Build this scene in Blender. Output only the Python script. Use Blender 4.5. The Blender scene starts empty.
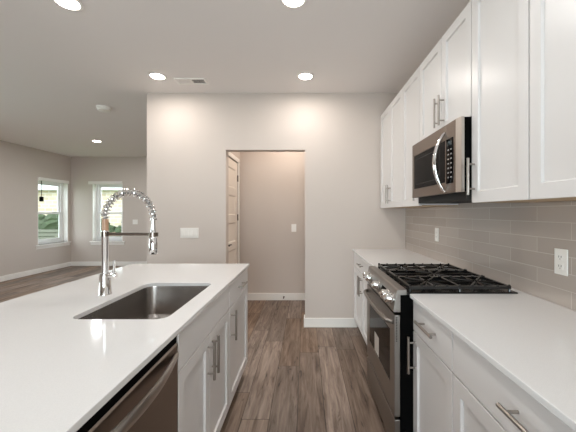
import bpy, bmesh, math, random
from mathutils import Vector, Matrix
random.seed(4)
PI = math.pi
C = bpy.context.scene.collection

# ------------------------------------------------------------------ camera
CAMZ = 1.342
cam_d = bpy.data.cameras.new('camera')
cam = bpy.data.objects.new('camera', cam_d)
C.objects.link(cam)
cam.location = (0, 0, CAMZ)
cam.rotation_euler = (PI / 2, 0, 0)
cam_d.sensor_width = 36
cam_d.lens = 310 / 576 * 36
cam_d.shift_x = -17.5 / 576
cam_d.shift_y = -3.5 / 576
cam_d.clip_start = 0.05
bpy.context.scene.camera = cam

# ------------------------------------------------------------------ world, fill light, exposure
w = bpy.data.worlds.new('world')
bpy.context.scene.world = w
w.use_nodes = True
bgn = w.node_tree.nodes['Background']
bgn.inputs[0].default_value = (0.86, 0.93, 1.0, 1)
bgn.inputs[1].default_value = 5.2
vs = bpy.context.scene.view_settings
vs.view_transform = 'Standard'
vs.look = 'None'
vs.exposure = 0.0
vs.gamma = 1
cy = bpy.context.scene.cycles
cy.max_bounces = 12
cy.diffuse_bounces = 8
cy.glossy_bounces = 4
cy.transparent_max_bounces = 12
cy.sample_clamp_indirect = 6


def area(name, loc, rot, sx, sy, power, col, spread=180):
    d = bpy.data.lights.new(name, 'AREA')
    d.shape = 'RECTANGLE'
    d.size = sx
    d.size_y = sy
    d.energy = power
    d.color = col
    d.spread = math.radians(spread)
    o = bpy.data.objects.new(name, d)
    C.objects.link(o)
    o.location = loc
    o.rotation_euler = rot
    return o


XLW = -5.9
# fill lights outside an added patio door and an added, unseen living-room window
area('patio_fill', (-0.3, -3.4, 1.15), (PI / 2, 0, 0), 2.6, 2.1, 98, (0.80, 0.91, 1.0))
area('living_window_fill', (XLW - 0.3, 2.2, 1.4), (0, -PI / 2, 0), 1.5, 2.4, 55, (0.82, 0.92, 1.0))
CAN_POWER = 6.6
CAN_COL = (1.0, 0.98, 0.955)
CAN_WARM = (1.0, 0.94, 0.89)
CAN_NEUTRAL = (0.96, 0.985, 1.0)

# ------------------------------------------------------------------ materials
def lin(c):
    return tuple(((v / 255) / 12.92 if v / 255 <= 0.04045 else ((v / 255 + 0.055) / 1.055) ** 2.4) for v in c)


def mat(name, rgb, rough=0.5, metal=0.0, spec=0.5, coat=0.0, noise=0.0, nscale=40, bump=0.0, bscale=200, stretch=None,
        emit=None, estr=0.0):
    m = bpy.data.materials.new(name)
    m.use_nodes = True
    nt = m.node_tree
    b = nt.nodes['Principled BSDF']
    col = lin(rgb) + (1,)
    b.inputs['Base Color'].default_value = col
    b.inputs['Roughness'].default_value = rough
    b.inputs['Metallic'].default_value = metal
    b.inputs['Specular IOR Level'].default_value = spec
    b.inputs['Coat Weight'].default_value = coat
    if emit:
        b.inputs['Emission Color'].default_value = lin(emit) + (1,)
        b.inputs['Emission Strength'].default_value = estr
    geo = nt.nodes.new('ShaderNodeNewGeometry')
    vec = geo.outputs['Position']
    if stretch:
        mp = nt.nodes.new('ShaderNodeMapping')
        mp.inputs['Scale'].default_value = stretch
        nt.links.new(vec, mp.inputs['Vector'])
        vec = mp.outputs[0]
    if noise:
        n = nt.nodes.new('ShaderNodeTexNoise')
        n.inputs['Scale'].default_value = nscale
        n.inputs['Detail'].default_value = 4
        nt.links.new(vec, n.inputs['Vector'])
        r = nt.nodes.new('ShaderNodeMapRange')
        r.inputs['From Min'].default_value = 0.3
        r.inputs['From Max'].default_value = 0.7
        r.inputs['To Min'].default_value = 1 - noise
        r.inputs['To Max'].default_value = 1 + noise * 0.6
        nt.links.new(n.outputs['Fac'], r.inputs['Value'])
        mx = nt.nodes.new('ShaderNodeVectorMath')
        mx.operation = 'SCALE'
        mx.inputs[0].default_value = col[:3]
        nt.links.new(r.outputs[0], mx.inputs['Scale'])
        nt.links.new(mx.outputs[0], b.inputs['Base Color'])
    if bump:
        n2 = nt.nodes.new('ShaderNodeTexNoise')
        n2.inputs['Scale'].default_value = bscale
        n2.inputs['Detail'].default_value = 2
        nt.links.new(vec, n2.inputs['Vector'])
        bp = nt.nodes.new('ShaderNodeBump')
        bp.inputs['Strength'].default_value = bump
        bp.inputs['Distance'].default_value = 0.002
        nt.links.new(n2.outputs['Fac'], bp.inputs['Height'])
        nt.links.new(bp.outputs[0], b.inputs['Normal'])
    return m


M = {}
M['wall'] = mat('greige_paint', (203, 193, 185), 0.75, spec=0.3, bump=0.15, bscale=260)
M['ceil'] = mat('ceiling_paint', (236, 231, 228), 0.9, spec=0.2, bump=0.2, bscale=180)
M['trim'] = mat('white_trim_paint', (240, 237, 232), 0.4)
M['cab'] = mat('white_cabinet_lacquer', (216, 213, 211), 0.32, spec=0.45)
M['cabin'] = mat('cabinet_side', (212, 209, 207), 0.4)
M['toe'] = mat('toe_kick', (200, 196, 190), 0.5)
M['ply'] = mat('raw_plywood', (186, 160, 128), 0.6, noise=0.15, nscale=6, stretch=(12, 1, 12))
M['quartz'] = mat('white_quartz', (221, 220, 219), 0.07, spec=0.4, noise=0.045, nscale=420)
M['steel'] = mat('brushed_stainless', (192, 185, 178), 0.28, metal=1.0, noise=0.05, nscale=30, stretch=(1, 1, 40))
M['steelw'] = mat('slate_stainless', (150, 139, 130), 0.3, metal=1.0, noise=0.05, nscale=30, stretch=(1, 1, 40))
M['slate'] = mat('slate_front', (124, 112, 103), 0.3, metal=1.0, noise=0.04, nscale=30, stretch=(1, 1, 40))
M['range'] = mat('range_stainless', (150, 145, 140), 0.36, metal=1.0, noise=0.04, nscale=30, stretch=(1, 1, 40))
M['patch'] = mat('pale_grey', (190, 184, 176), 0.6)
M['sink'] = mat('sink_stainless', (168, 162, 157), 0.26, metal=1.0, noise=0.06, nscale=30, stretch=(30, 1, 30))
M['nickel'] = mat('brushed_nickel', (166, 159, 152), 0.3, metal=1.0)
M['chrome'] = mat('polished_chrome', (232, 231, 230), 0.06, metal=1.0)
M['black'] = mat('black_enamel', (14, 14, 15), 0.22)
M['iron'] = mat('cast_iron', (9, 9, 9), 0.24, spec=0.6)
M['matteblack'] = mat('matte_black', (8, 8, 8), 0.6, spec=0.03)
M['glassblk'] = mat('black_glass', (9, 8, 8), 0.07, spec=0.12)
M['glassblk'].node_tree.nodes['Principled BSDF'].inputs['IOR'].default_value = 1.25
M['plastic'] = mat('white_plastic', (238, 235, 229), 0.35)
M['slot'] = mat('outlet_slot', (70, 66, 62), 0.5)
M['key'] = mat('key_print', (150, 148, 145), 0.5)
M['hose'] = mat('grey_hose', (150, 146, 142), 0.35)
M['dark_refl'] = mat('dark_reflection_chrome', (140, 130, 122), 0.12, metal=1.0)  # chrome darkened for the arm: a dark reflection put into the colour
M['sleeve_reflection'] = mat('tan_reflection', (176, 140, 112), 0.35)  # tan reflection seen in the chrome, put into the sleeve colour
M['doorp'] = mat('door_paint', (232, 224, 214), 0.4)
M['hinge'] = mat('dark_hinge', (90, 80, 70), 0.35, metal=1.0)
M['lens'] = mat('lit_lens', (255, 250, 240), 0.4, emit=(255, 246, 235), estr=26)
M['dark'] = mat('duct_dark', (40, 38, 36), 0.8)
M['grass'] = mat('lawn', (92, 124, 58), 0.9, noise=0.35, nscale=5)
M['hedge'] = mat('hedge_leaves', (56, 72, 42), 0.8, noise=0.5, nscale=9)
M['mulch'] = mat('brown_boards', (118, 96, 76), 0.9, noise=0.2, nscale=3, stretch=(1, 1, 8))
M['fence'] = mat('weathered_slats', (112, 112, 100), 0.8, noise=0.2, nscale=3, stretch=(1, 1, 8))
M['siding'] = mat('white_siding', (226, 228, 226), 0.7)
M['roof'] = mat('shingle_roof', (120, 112, 106), 0.9, noise=0.25, nscale=12)
M['vinyl'] = mat('white_vinyl', (242, 243, 242), 0.35)


def nodes(m):
    return m.node_tree, m.node_tree.nodes, m.node_tree.links


def mnode(nt, op, a, b=None, c=None):
    n = nt.nodes.new('ShaderNodeMath')
    n.operation = op
    for i, v in enumerate((a, b, c)):
        if v is None:
            continue
        if isinstance(v, (int, float)):
            n.inputs[i].default_value = v
        else:
            nt.links.new(v, n.inputs[i])
    return n.outputs[0]


def glass_mat():
    m = bpy.data.materials.new('window_glass')
    m.use_nodes = True
    nt, N, L = nodes(m)
    N.clear()
    out = N.new('ShaderNodeOutputMaterial')
    mix = N.new('ShaderNodeMixShader')
    t = N.new('ShaderNodeBsdfTransparent')
    t.inputs[0].default_value = (0.96, 0.98, 0.97, 1)
    g = N.new('ShaderNodeBsdfGlossy')
    g.inputs['Roughness'].default_value = 0.02
    lw = N.new('ShaderNodeLayerWeight')
    lw.inputs['Blend'].default_value = 0.5
    p5 = mnode(nt, 'POWER', lw.outputs['Facing'], 5.0)
    L.new(mnode(nt, 'MULTIPLY_ADD', p5, 0.9, 0.04), mix.inputs[0])
    L.new(t.outputs[0], mix.inputs[1])
    L.new(g.outputs[0], mix.inputs[2])
    L.new(mix.outputs[0], out.inputs[0])
    return m


M['glass'] = glass_mat()


def floor_mat():
    m = bpy.data.materials.new('vinyl_planks')
    m.use_nodes = True
    nt, N, L = nodes(m)
    b = N['Principled BSDF']
    geo = N.new('ShaderNodeNewGeometry')
    sep = N.new('ShaderNodeSeparateXYZ')
    L.new(geo.outputs['Position'], sep.inputs[0])
    X, Y = sep.outputs[0], sep.outputs[1]
    PW, PL = 0.181, 1.22
    u = mnode(nt, 'DIVIDE', mnode(nt, 'ADD', X, 19.964), PW)
    row = mnode(nt, 'FLOOR', u)
    wn = N.new('ShaderNodeTexWhiteNoise')
    wn.noise_dimensions = '1D'
    L.new(row, wn.inputs['W'])
    v = mnode(nt, 'ADD', mnode(nt, 'DIVIDE', mnode(nt, 'ADD', Y, 20), PL), wn.outputs['Value'])
    pid = mnode(nt, 'FLOOR', v)
    cmb = N.new('ShaderNodeCombineXYZ')
    L.new(row, cmb.inputs[0])
    L.new(pid, cmb.inputs[1])
    wn2 = N.new('ShaderNodeTexWhiteNoise')
    wn2.noise_dimensions = '2D'
    L.new(cmb.outputs[0], wn2.inputs['Vector'])
    rnd = wn2.outputs['Value']
    # grain, stretched along the plank and shifted per plank
    gv = N.new('ShaderNodeCombineXYZ')
    L.new(mnode(nt, 'MULTIPLY', X, 16.0), gv.inputs[0])
    L.new(mnode(nt, 'MULTIPLY', Y, 1.5), gv.inputs[1])
    L.new(mnode(nt, 'MULTIPLY', rnd, 60.0), gv.inputs[2])
    n1 = N.new('ShaderNodeTexNoise')
    n1.inputs['Scale'].default_value = 1.6
    n1.inputs['Detail'].default_value = 6
    n1.inputs['Roughness'].default_value = 0.62
    n1.inputs['Distortion'].default_value = 0.7
    L.new(gv.outputs[0], n1.inputs['Vector'])
    gv2 = N.new('ShaderNodeCombineXYZ')
    L.new(mnode(nt, 'MULTIPLY', X, 90.0), gv2.inputs[0])
    L.new(mnode(nt, 'MULTIPLY', Y, 3.5), gv2.inputs[1])
    L.new(mnode(nt, 'MULTIPLY', rnd, 90.0), gv2.inputs[2])
    n2 = N.new('ShaderNodeTexNoise')
    n2.inputs['Scale'].default_value = 1.0
    n2.inputs['Detail'].default_value = 3
    L.new(gv2.outputs[0], n2.inputs['Vector'])
    cr = N.new('ShaderNodeValToRGB')
    e = cr.color_ramp.elements
    e[0].position = 0.26
    e[0].color = lin((62, 50, 43)) + (1,)
    e[1].position = 0.76
    e[1].color = lin((172, 152, 135)) + (1,)
    k = cr.color_ramp.elements.new(0.42)
    k.color = lin((114, 97, 85)) + (1,)
    k = cr.color_ramp.elements.new(0.56)
    k.color = lin((140, 122, 109)) + (1,)
    L.new(mnode(nt, 'ADD', mnode(nt, 'MULTIPLY', n1.outputs['Fac'], 0.8), mnode(nt, 'MULTIPLY', n2.outputs['Fac'], 0.2)), cr.inputs[0])
    tone = mnode(nt, 'ADD', mnode(nt, 'MULTIPLY', rnd, 0.56), 0.66)
    # seams
    fu = mnode(nt, 'FRACT', u)
    fv = mnode(nt, 'FRACT', v)
    du = mnode(nt, 'MULTIPLY', mnode(nt, 'MINIMUM', fu, mnode(nt, 'SUBTRACT', 1.0, fu)), PW)
    dv = mnode(nt, 'MULTIPLY', mnode(nt, 'MINIMUM', fv, mnode(nt, 'SUBTRACT', 1.0, fv)), PL)
    d = mnode(nt, 'MINIMUM', du, dv)
    sm = N.new('ShaderNodeMapRange')
    sm.inputs['From Min'].default_value = 0.0010
    sm.inputs['From Max'].default_value = 0.0030
    sm.inputs['To Min'].default_value = 0.3
    sm.inputs['To Max'].default_value = 1.0
    L.new(d, sm.inputs['Value'])
    fac = mnode(nt, 'MULTIPLY', tone, sm.outputs[0])
    sc = N.new('ShaderNodeVectorMath')
    sc.operation = 'SCALE'
    L.new(cr.outputs[0], sc.inputs[0])
    L.new(fac, sc.inputs['Scale'])
    # some planks lean warm, others grey
    hs = N.new('ShaderNodeHueSaturation')
    wn3 = N.new('ShaderNodeTexWhiteNoise')
    wn3.noise_dimensions = '1D'
    L.new(mnode(nt, 'MULTIPLY', rnd, 91.7), wn3.inputs['W'])
    L.new(mnode(nt, 'MULTIPLY_ADD', wn3.outputs['Value'], 0.45, 0.72), hs.inputs['Saturation'])
    L.new(sc.outputs[0], hs.inputs['Color'])
    # dark knots and checks, long along the plank
    kv = N.new('ShaderNodeCombineXYZ')
    L.new(mnode(nt, 'MULTIPLY', X, 22.0), kv.inputs[0])
    L.new(mnode(nt, 'MULTIPLY', Y, 3.2), kv.inputs[1])
    L.new(mnode(nt, 'MULTIPLY', rnd, 37.0), kv.inputs[2])
    kn = N.new('ShaderNodeTexNoise')
    kn.inputs['Scale'].default_value = 1.1
    kn.inputs['Detail'].default_value = 4
    kn.inputs['Distortion'].default_value = 1.6
    L.new(kv.outputs[0], kn.inputs['Vector'])
    kr = N.new('ShaderNodeMapRange')
    kr.inputs['From Min'].default_value = 0.28
    kr.inputs['From Max'].default_value = 0.37
    kr.inputs['To Min'].default_value = 0.45
    kr.inputs['To Max'].default_value = 1.0
    L.new(kn.outputs['Fac'], kr.inputs['Value'])
    ks = N.new('ShaderNodeVectorMath')
    ks.operation = 'SCALE'
    L.new(hs.outputs[0], ks.inputs[0])
    L.new(kr.outputs[0], ks.inputs['Scale'])
    L.new(ks.outputs[0], b.inputs['Base Color'])
    b.inputs['Roughness'].default_value = 0.5
    b.inputs['Specular IOR Level'].default_value = 0.18
    bp = N.new('ShaderNodeBump')
    bp.inputs['Strength'].default_value = 0.25
    bp.inputs['Distance'].default_value = 0.002
    L.new(mnode(nt, 'MULTIPLY', n2.outputs['Fac'], sm.outputs[0]), bp.inputs['Height'])
    L.new(bp.outputs[0], b.inputs['Normal'])
    return m


M['floor'] = floor_mat()


def brick_mat(name, c1, c2, mortar, bw, rh, ms, axes, off, rough, spec=0.5, bump=0.5, offz=(0, 0)):
    m = bpy.data.materials.new(name)
    m.use_nodes = True
    nt, N, L = nodes(m)
    b = N['Principled BSDF']
    geo = N.new('ShaderNodeNewGeometry')
    sep = N.new('ShaderNodeSeparateXYZ')
    L.new(geo.outputs['Position'], sep.inputs[0])
    cmb = N.new('ShaderNodeCombineXYZ')
    L.new(mnode(nt, 'ADD', sep.outputs[axes[0]], offz[0]), cmb.inputs[0])
    L.new(mnode(nt, 'ADD', sep.outputs[axes[1]], offz[1]), cmb.inputs[1])
    br = N.new('ShaderNodeTexBrick')
    br.offset = off
    br.inputs['Scale'].default_value = 1
    br.inputs['Mortar Size'].default_value = ms
    br.inputs['Mortar Smooth'].default_value = 0.1
    br.inputs['Brick Width'].default_value = bw
    br.inputs['Row Height'].default_value = rh
    br.inputs['Color1'].default_value = lin(c1) + (1,)
    br.inputs['Color2'].default_value = lin(c2) + (1,)
    br.inputs['Mortar'].default_value = lin(mortar) + (1,)
    L.new(cmb.outputs[0], br.inputs['Vector'])
    L.new(br.outputs['Color'], b.inputs['Base Color'])
    b.inputs['Roughness'].default_value = rough
    b.inputs['Specular IOR Level'].default_value = spec
    bp = N.new('ShaderNodeBump')
    bp.invert = True
    bp.inputs['Strength'].default_value = bump
    bp.inputs['Distance'].default_value = 0.002
    L.new(br.outputs['Fac'], bp.inputs['Height'])
    L.new(bp.outputs[0], b.inputs['Normal'])
    return m


TILE_W, TILE_H = 0.405, 0.0762
M['tile'] = brick_mat('subway_tile', (180, 169, 160), (172, 161, 152), (202, 194, 186), TILE_W, TILE_H, 0.0016, (1, 2), 0.5,
                      0.12, offz=(10.129 - 1.57, -0.915 + 10 * TILE_H))
M['brick'] = brick_mat('tan_stone', (206, 192, 166), (178, 160, 134), (214, 208, 196), 0.42, 0.2, 0.02, (0, 2), 0.5, 0.8)

# ------------------------------------------------------------------ helpers
ORG = {}


def thing(name, label, cat, loc=(0, 0, 0), group=None):
    o = bpy.data.objects.new(name, None)
    o.empty_display_size = 0.05
    C.objects.link(o)
    o.location = loc
    ORG[o] = Vector(loc)
    tag(o, label, cat, group)
    return o


def tag(o, label, cat, group=None):
    o['label'] = label
    o['category'] = cat
    if group:
        o['group'] = group
    return o


def obj(name, bm, material, parent=None, smooth=False, bevel=0.0, seg=2, kind=None, label=None, org=None):
    bmesh.ops.recalc_face_normals(bm, faces=bm.faces[:])
    o0 = Vector(org) if org is not None else (ORG[parent] if parent is not None else Vector((0, 0, 0)))
    if o0.length:
        bmesh.ops.translate(bm, verts=bm.verts[:], vec=-o0)
    me = bpy.data.meshes.new(name)
    if smooth:
        for f in bm.faces:
            f.smooth = True
    bm.to_mesh(me)
    bm.free()
    o = bpy.data.objects.new(name, me)
    C.objects.link(o)
    me.materials.append(M[material] if isinstance(material, str) else material)
    if parent is not None:
        o.parent = parent
        ORG[o] = ORG[parent]
    else:
        o.location = o0
        ORG[o] = o0
    if smooth:
        try:
            me.set_sharp_from_angle(angle=math.radians(40))
        except Exception:
            pass
    if bevel:
        md = o.modifiers.new('bevel', 'BEVEL')
        md.width = bevel
        md.segments = seg
        md.limit_method = 'ANGLE'
        md.angle_limit = math.radians(35)
    if kind:
        o['kind'] = kind
    if label:
        o['label'] = label
    return o


def struct(name, bm, material, parent=None, **k):
    return obj(name, bm, material, parent, kind='structure' if parent is None else None, **k)


def nb():
    return bmesh.new()


def box(bm, x0, x1, y0, y1, z0, z1):
    x0, x1 = min(x0, x1), max(x0, x1)
    y0, y1 = min(y0, y1), max(y0, y1)
    z0, z1 = min(z0, z1), max(z0, z1)
    v = [bm.verts.new(p) for p in ((x0, y0, z0), (x1, y0, z0), (x1, y1, z0), (x0, y1, z0),
                                   (x0, y0, z1), (x1, y0, z1), (x1, y1, z1), (x0, y1, z1))]
    for f in ((0, 3, 2, 1), (4, 5, 6, 7), (0, 1, 5, 4), (1, 2, 6, 5), (2, 3, 7, 6), (3, 0, 4, 7)):
        bm.faces.new([v[i] for i in f])
    return bm


def B(*a):
    return box(nb(), *a)


def frame_for(d):
    d = d.normalized()
    up = Vector((0, 0, 1)) if abs(d.z) < 0.95 else Vector((0, 1, 0))
    a = d.cross(up).normalized()
    return a, d.cross(a).normalized()


def tube(bm, pts, r, n=10, closed=False, cap=True):
    pts = [Vector(p) for p in pts]
    rs = r if isinstance(r, (list, tuple)) else [r] * len(pts)
    rings = []
    a = None
    for i, p in enumerate(pts):
        if closed:
            d = pts[(i + 1) % len(pts)] - pts[i - 1]
        else:
            d = pts[min(i + 1, len(pts) - 1)] - pts[max(i - 1, 0)]
        d.normalize()
        if a is None:
            a, b = frame_for(d)
        else:
            a = (a - d * a.dot(d))
            if a.length < 1e-6:
                a, b = frame_for(d)
            a.normalize()
        b = d.cross(a)
        rings.append([bm.verts.new(p + (a * math.cos(2 * PI * k / n) + b * math.sin(2 * PI * k / n)) * rs[i]) for k in range(n)])
    m = len(rings)
    for i in range(m if closed else m - 1):
        q, s = rings[i], rings[(i + 1) % m]
        for k in range(n):
            bm.faces.new((q[k], q[(k + 1) % n], s[(k + 1) % n], s[k]))
    if cap and not closed:
        bm.faces.new(rings[0][::-1])
        bm.faces.new(rings[-1])
    return bm


def lathe(bm, prof, cx, cy_, n=24, axis='z', cz=0.0):
    """prof: list of (radius, height along axis)."""
    rings = []
    for r, h in prof:
        ring = []
        for k in range(n):
            a = 2 * PI * k / n
            c, s = math.cos(a) * r, math.sin(a) * r
            if axis == 'z':
                p = (cx + c, cy_ + s, cz + h)
            elif axis == 'x':
                p = (cx + h, cy_ + c, cz + s)
            else:
                p = (cx + c, cy_ + h, cz + s)
            ring.append(bm.verts.new(p))
        rings.append(ring)
    for q, s in zip(rings, rings[1:]):
        for k in range(n):
            bm.faces.new((q[k], q[(k + 1) % n], s[(k + 1) % n], s[k]))
    bm.faces.new(rings[0][::-1])
    bm.faces.new(rings[-1])
    return bm


def prism_y(bm, prof, y0, y1):
    """prof: list of (x, z) extruded along y."""
    a = [bm.verts.new((x, y0, z)) for x, z in prof]
    b = [bm.verts.new((x, y1, z)) for x, z in prof]
    n = len(prof)
    bm.faces.new(a)
    bm.faces.new(b[::-1])
    for i in range(n):
        bm.faces.new((a[i], a[(i + 1) % n], b[(i + 1) % n], b[i]))
    return bm


def rrect(x0, x1, y0, y1, r, n=6):
    pts = []
    rr = r if isinstance(r, (list, tuple)) else (r, r, r, r)
    for (cx, cy_, a0), q in zip((((x1, y1, 0)), ((x0, y1, 90)), ((x0, y0, 180)), ((x1, y0, 270))), rr):
        sx = cx - q if cx == x1 else cx + q
        sy = cy_ - q if cy_ == y1 else cy_ + q
        for k in range(n + 1):
            a = math.radians(a0 + 90 * k / n)
            pts.append((sx + q * math.cos(a), sy + q * math.sin(a)))
    return pts


def slab(bm, outer, z0, z1, hole=None):
    top, bot = [], []
    for z, store in ((z1, top), (z0, bot)):
        loops = []
        for pts in ([outer] + ([hole] if hole else [])):
            vs_ = [bm.verts.new((x, y, z)) for x, y in pts]
            es = [bm.edges.new((vs_[i], vs_[(i + 1) % len(vs_)])) for i in range(len(vs_))]
            loops.append((vs_, es))
        bmesh.ops.triangle_fill(bm, use_beauty=True, use_dissolve=True, edges=[e for l in loops for e in l[1]])
        store.extend(l[0] for l in loops)
    for t, b in zip(top, bot):
        n = len(t)
        for i in range(n):
            bm.faces.new((b[i], b[(i + 1) % n], t[(i + 1) % n], t[i]))
    return bm


def holed(bm, u0, u1, z0, z1, holes, put):
    """wall rectangle with rectangular holes; put(bm,u0,u1,z0,z1) adds one box."""
    us = sorted({u0, u1, *[h[0] for h in holes], *[h[1] for h in holes]})
    zs = sorted({z0, z1, *[h[2] for h in holes], *[h[3] for h in holes]})
    for a, b in zip(us, us[1:]):
        run = None
        for c, d in zip(zs, zs[1:]):
            mu, mz = (a + b) / 2, (c + d) / 2
            inside = any(h[0] < mu < h[1] and h[2] < mz < h[3] for h in holes)
            if inside:
                if run:
                    put(bm, a, b, *run)
                run = None
            else:
                run = (run[0], d) if run else (c, d)
        if run:
            put(bm, a, b, *run)
    return bm


# ------------------------------------------------------------------ the room
H = 2.74
XR = 1.178          # right kitchen wall
YB = 3.63           # kitchen back wall
XL, YF = -5.9, 7.8  # living room walls
XC = -1.858         # outside corner of the back wall
YR = -3.2           # wall behind the camera
HY0, HY1, HX = 3.75, 4.75, -1.0
WIN1 = (6.83, 7.70, 0.62, 2.09)     # left wall window (y0,y1,z0,z1)
WIN2 = (-5.36, -4.60, 0.62, 2.09)   # far wall window (x0,x1,z0,z1)
WIN4 = (1.0, 3.4, 0.62, 2.15)       # wide window added outside the frame for living-room fill light
DOOR = (-0.932, -0.006, 2.075)

struct('floor', B(XL - 0.20, XR + 0.12, YR - 0.12, YF + 0.20, -0.06, 0), 'floor')
struct('ceiling', B(XL - 0.20, XR + 0.12, YR - 0.12, YF + 0.20, H, H + 0.08), 'ceil')
struct('wall_right', B(XR, XR + 0.12, YR, HY1 + 0.12, 0, H), 'wall')
struct('wall_back', holed(nb(), XC, XR, 0, H, [(DOOR[0], DOOR[1], -1, DOOR[2])],
                          lambda bm, a, b, c, d: box(bm, a, b, YB, HY0, max(c, 0), d)), 'wall')
struct('wall_return', B(XC, XC + 0.12, HY0, YF, 0, H), 'wall')
struct('wall_hall', B(XC + 0.12, XR, HY1, HY1 + 0.12, 0, H), 'wall')
D1 = (3.79, 4.555, 2.06)
struct('wall_closet', holed(nb(), HY0, HY1, 0, H, [(D1[0] - 0.02, D1[1] + 0.02, -1, D1[2] + 0.02)],
                            lambda bm, a, b, c, d: box(bm, HX - 0.11, HX, a, b, max(c, 0), d)), 'wall')
struct('wall_left', holed(nb(), YR, YF + 0.20, 0, H, [WIN1, WIN4],
                          lambda bm, a, b, c, d: box(bm, XL - 0.20, XL, a, b, c, d)), 'wall')
struct('wall_far', holed(nb(), XL, XC + 0.12, 0, H, [WIN2],
                         lambda bm, a, b, c, d: box(bm, a, b, YF, YF + 0.20, c, d)), 'wall')
PAT = (-1.6, 1.0, 0.06, 2.15)
struct('wall_rear', holed(nb(), XL, XR, 0, H, [PAT],
                          lambda bm, a, b, c, d: box(bm, a, b, YR - 0.12, YR, c, d)), 'wall')
# patio door added behind the camera, placed for its fill light
pw = nb()
for a, b in ((-1.6, -1.52), (-0.34, -0.26), (0.92, 1.0)):
    box(pw, a, b, YR - 0.09, YR - 0.03, PAT[2], PAT[3])
box(pw, -1.52, 0.92, YR - 0.09, YR - 0.03, PAT[2], PAT[2] + 0.08)
box(pw, -1.52, 0.92, YR - 0.09, YR - 0.03, PAT[3] - 0.08, PAT[3])
pdoor = struct('fill_window_3', pw, 'vinyl')
obj('pane', B(-1.52, 0.92, YR - 0.063, YR - 0.057, PAT[2] + 0.08, PAT[3] - 0.08), 'glass', pdoor)


def baseboard(name, pts, h=0.108, t=0.014):
    """pts: list of (x0,x1,y0,y1) runs"""
    bm = nb()
    for x0, x1, y0, y1 in pts:
        box(bm, x0, x1, y0, y1, 0, h)
    return struct(name, bm, 'trim', bevel=0.004)


T = 0.014
baseboard('baseboard_back', [(DOOR[1] - T, 0.60, YB - T, YB), (DOOR[1] - T, DOOR[1], YB, HY0)])
baseboard('baseboard_corner', [(XC - T, DOOR[0] + T, YB - T, YB), (DOOR[0], DOOR[0] + T, YB, HY0)])
baseboard('baseboard_hall', [(HX, XR, HY1 - T, HY1)])
baseboard('baseboard_far', [(XL, XC, YF - T, YF)])
baseboard('baseboard_left', [(XL, XL + T, YR, YF - T)])
baseboard('baseboard_return', [(XC - T, XC, YB, YF - T)])

# tiled backsplash along the right wall
obj('tile_backsplash', box(B(XR - 0.008, XR, 0.2, YB, 0.915, 1.392), XR - 0.008, XR, 1.634, 2.372, 1.392, 1.85), 'tile', kind='structure').name = 'trim_1'
XT = XR - 0.008


# windows of the living room
def window(name, u0, u1, z0, z1, put, sillput, paneput, valance):
    """put(bm, u0,u1, d0,d1, z0,z1): d = depth from the room face outwards"""
    bm = nb()
    f = 0.065
    d0, d1 = 0.125, 0.185
    put(bm, u0, u0 + f, d0, d1, z0, z1)
    put(bm, u1 - f, u1, d0, d1, z0, z1)
    put(bm, u0 + f, u1 - f, d0, d1, z0, z0 + f)
    put(bm, u0 + f, u1 - f, d0, d1, z1 - f, z1)
    root = struct(name, bm, 'vinyl', bevel=0.003)
    zm = (z0 + z1) / 2 - 0.03
    for nm, a, b, dd in (('upper_sash', zm - 0.02, z1 - f, 0.157), ('lower_sash', z0 + f, zm + 0.025, 0.13)):
        s = nb()
        g = 0.042
        put(s, u0 + f, u0 + f + g, dd, dd + 0.022, a, b)
        put(s, u1 - f - g, u1 - f, dd, dd + 0.022, a, b)
        put(s, u0 + f + g, u1 - f - g, dd, dd + 0.022, a, a + g)
        put(s, u0 + f + g, u1 - f - g, dd, dd + 0.022, b - g, b)
        so = obj(nm, s, 'vinyl', root)
        p = nb()
        put(p, u0 + f + g, u1 - f - g, dd + 0.009, dd + 0.013, a + g, b - g)
        obj('pane', p, 'glass', so)
    # white lining of the opening
    l = nb()
    e = 0.012
    put(l, u0, u0 + e, 0.0, d0, z0, z1)
    put(l, u1 - e, u1, 0.0, d0, z0, z1)
    put(l, u0 + e, u1 - e, 0.0, d0, z1 - e, z1)
    obj('window_jamb', l, 'trim', root)
    s = nb()
    put(s, u0 - 0.05, u1 + 0.05, -0.045, 0.125, z0 - 0.024, z0)
    obj('window_sill', s, 'trim', root, bevel=0.005)
    a = nb()
    put(a, u0 - 0.04, u1 + 0.04, -0.014, 0, z0 - 0.09, z0 - 0.024)
    obj('apron', a, 'trim', root, bevel=0.003)
    v = nb()
    put(v, u0 - valance[0], u1 + valance[1], -0.03, 0.0, z1 - 0.04, z1 + 0.035)
    obj('head_trim', v, 'trim', root, bevel=0.003)
    return root


put1 = lambda bm, a, b, d0, d1, c, d: box(bm, XL - d1, XL - d0, a, b, c, d)
put2 = lambda bm, a, b, d0, d1, c, d: box(bm, a, b, YF + d0, YF + d1, c, d)
window('window_1', *WIN1, put1, None, None, (0.0, 0.0))
window('fill_window_4', *WIN4, put1, None, None, (0.0, 0.0))
window('window_2', *WIN2, put2, None, None, (0.09, 0.0))

# hall door in the closet wall
bm = nb()
DT = 0.035


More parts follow.
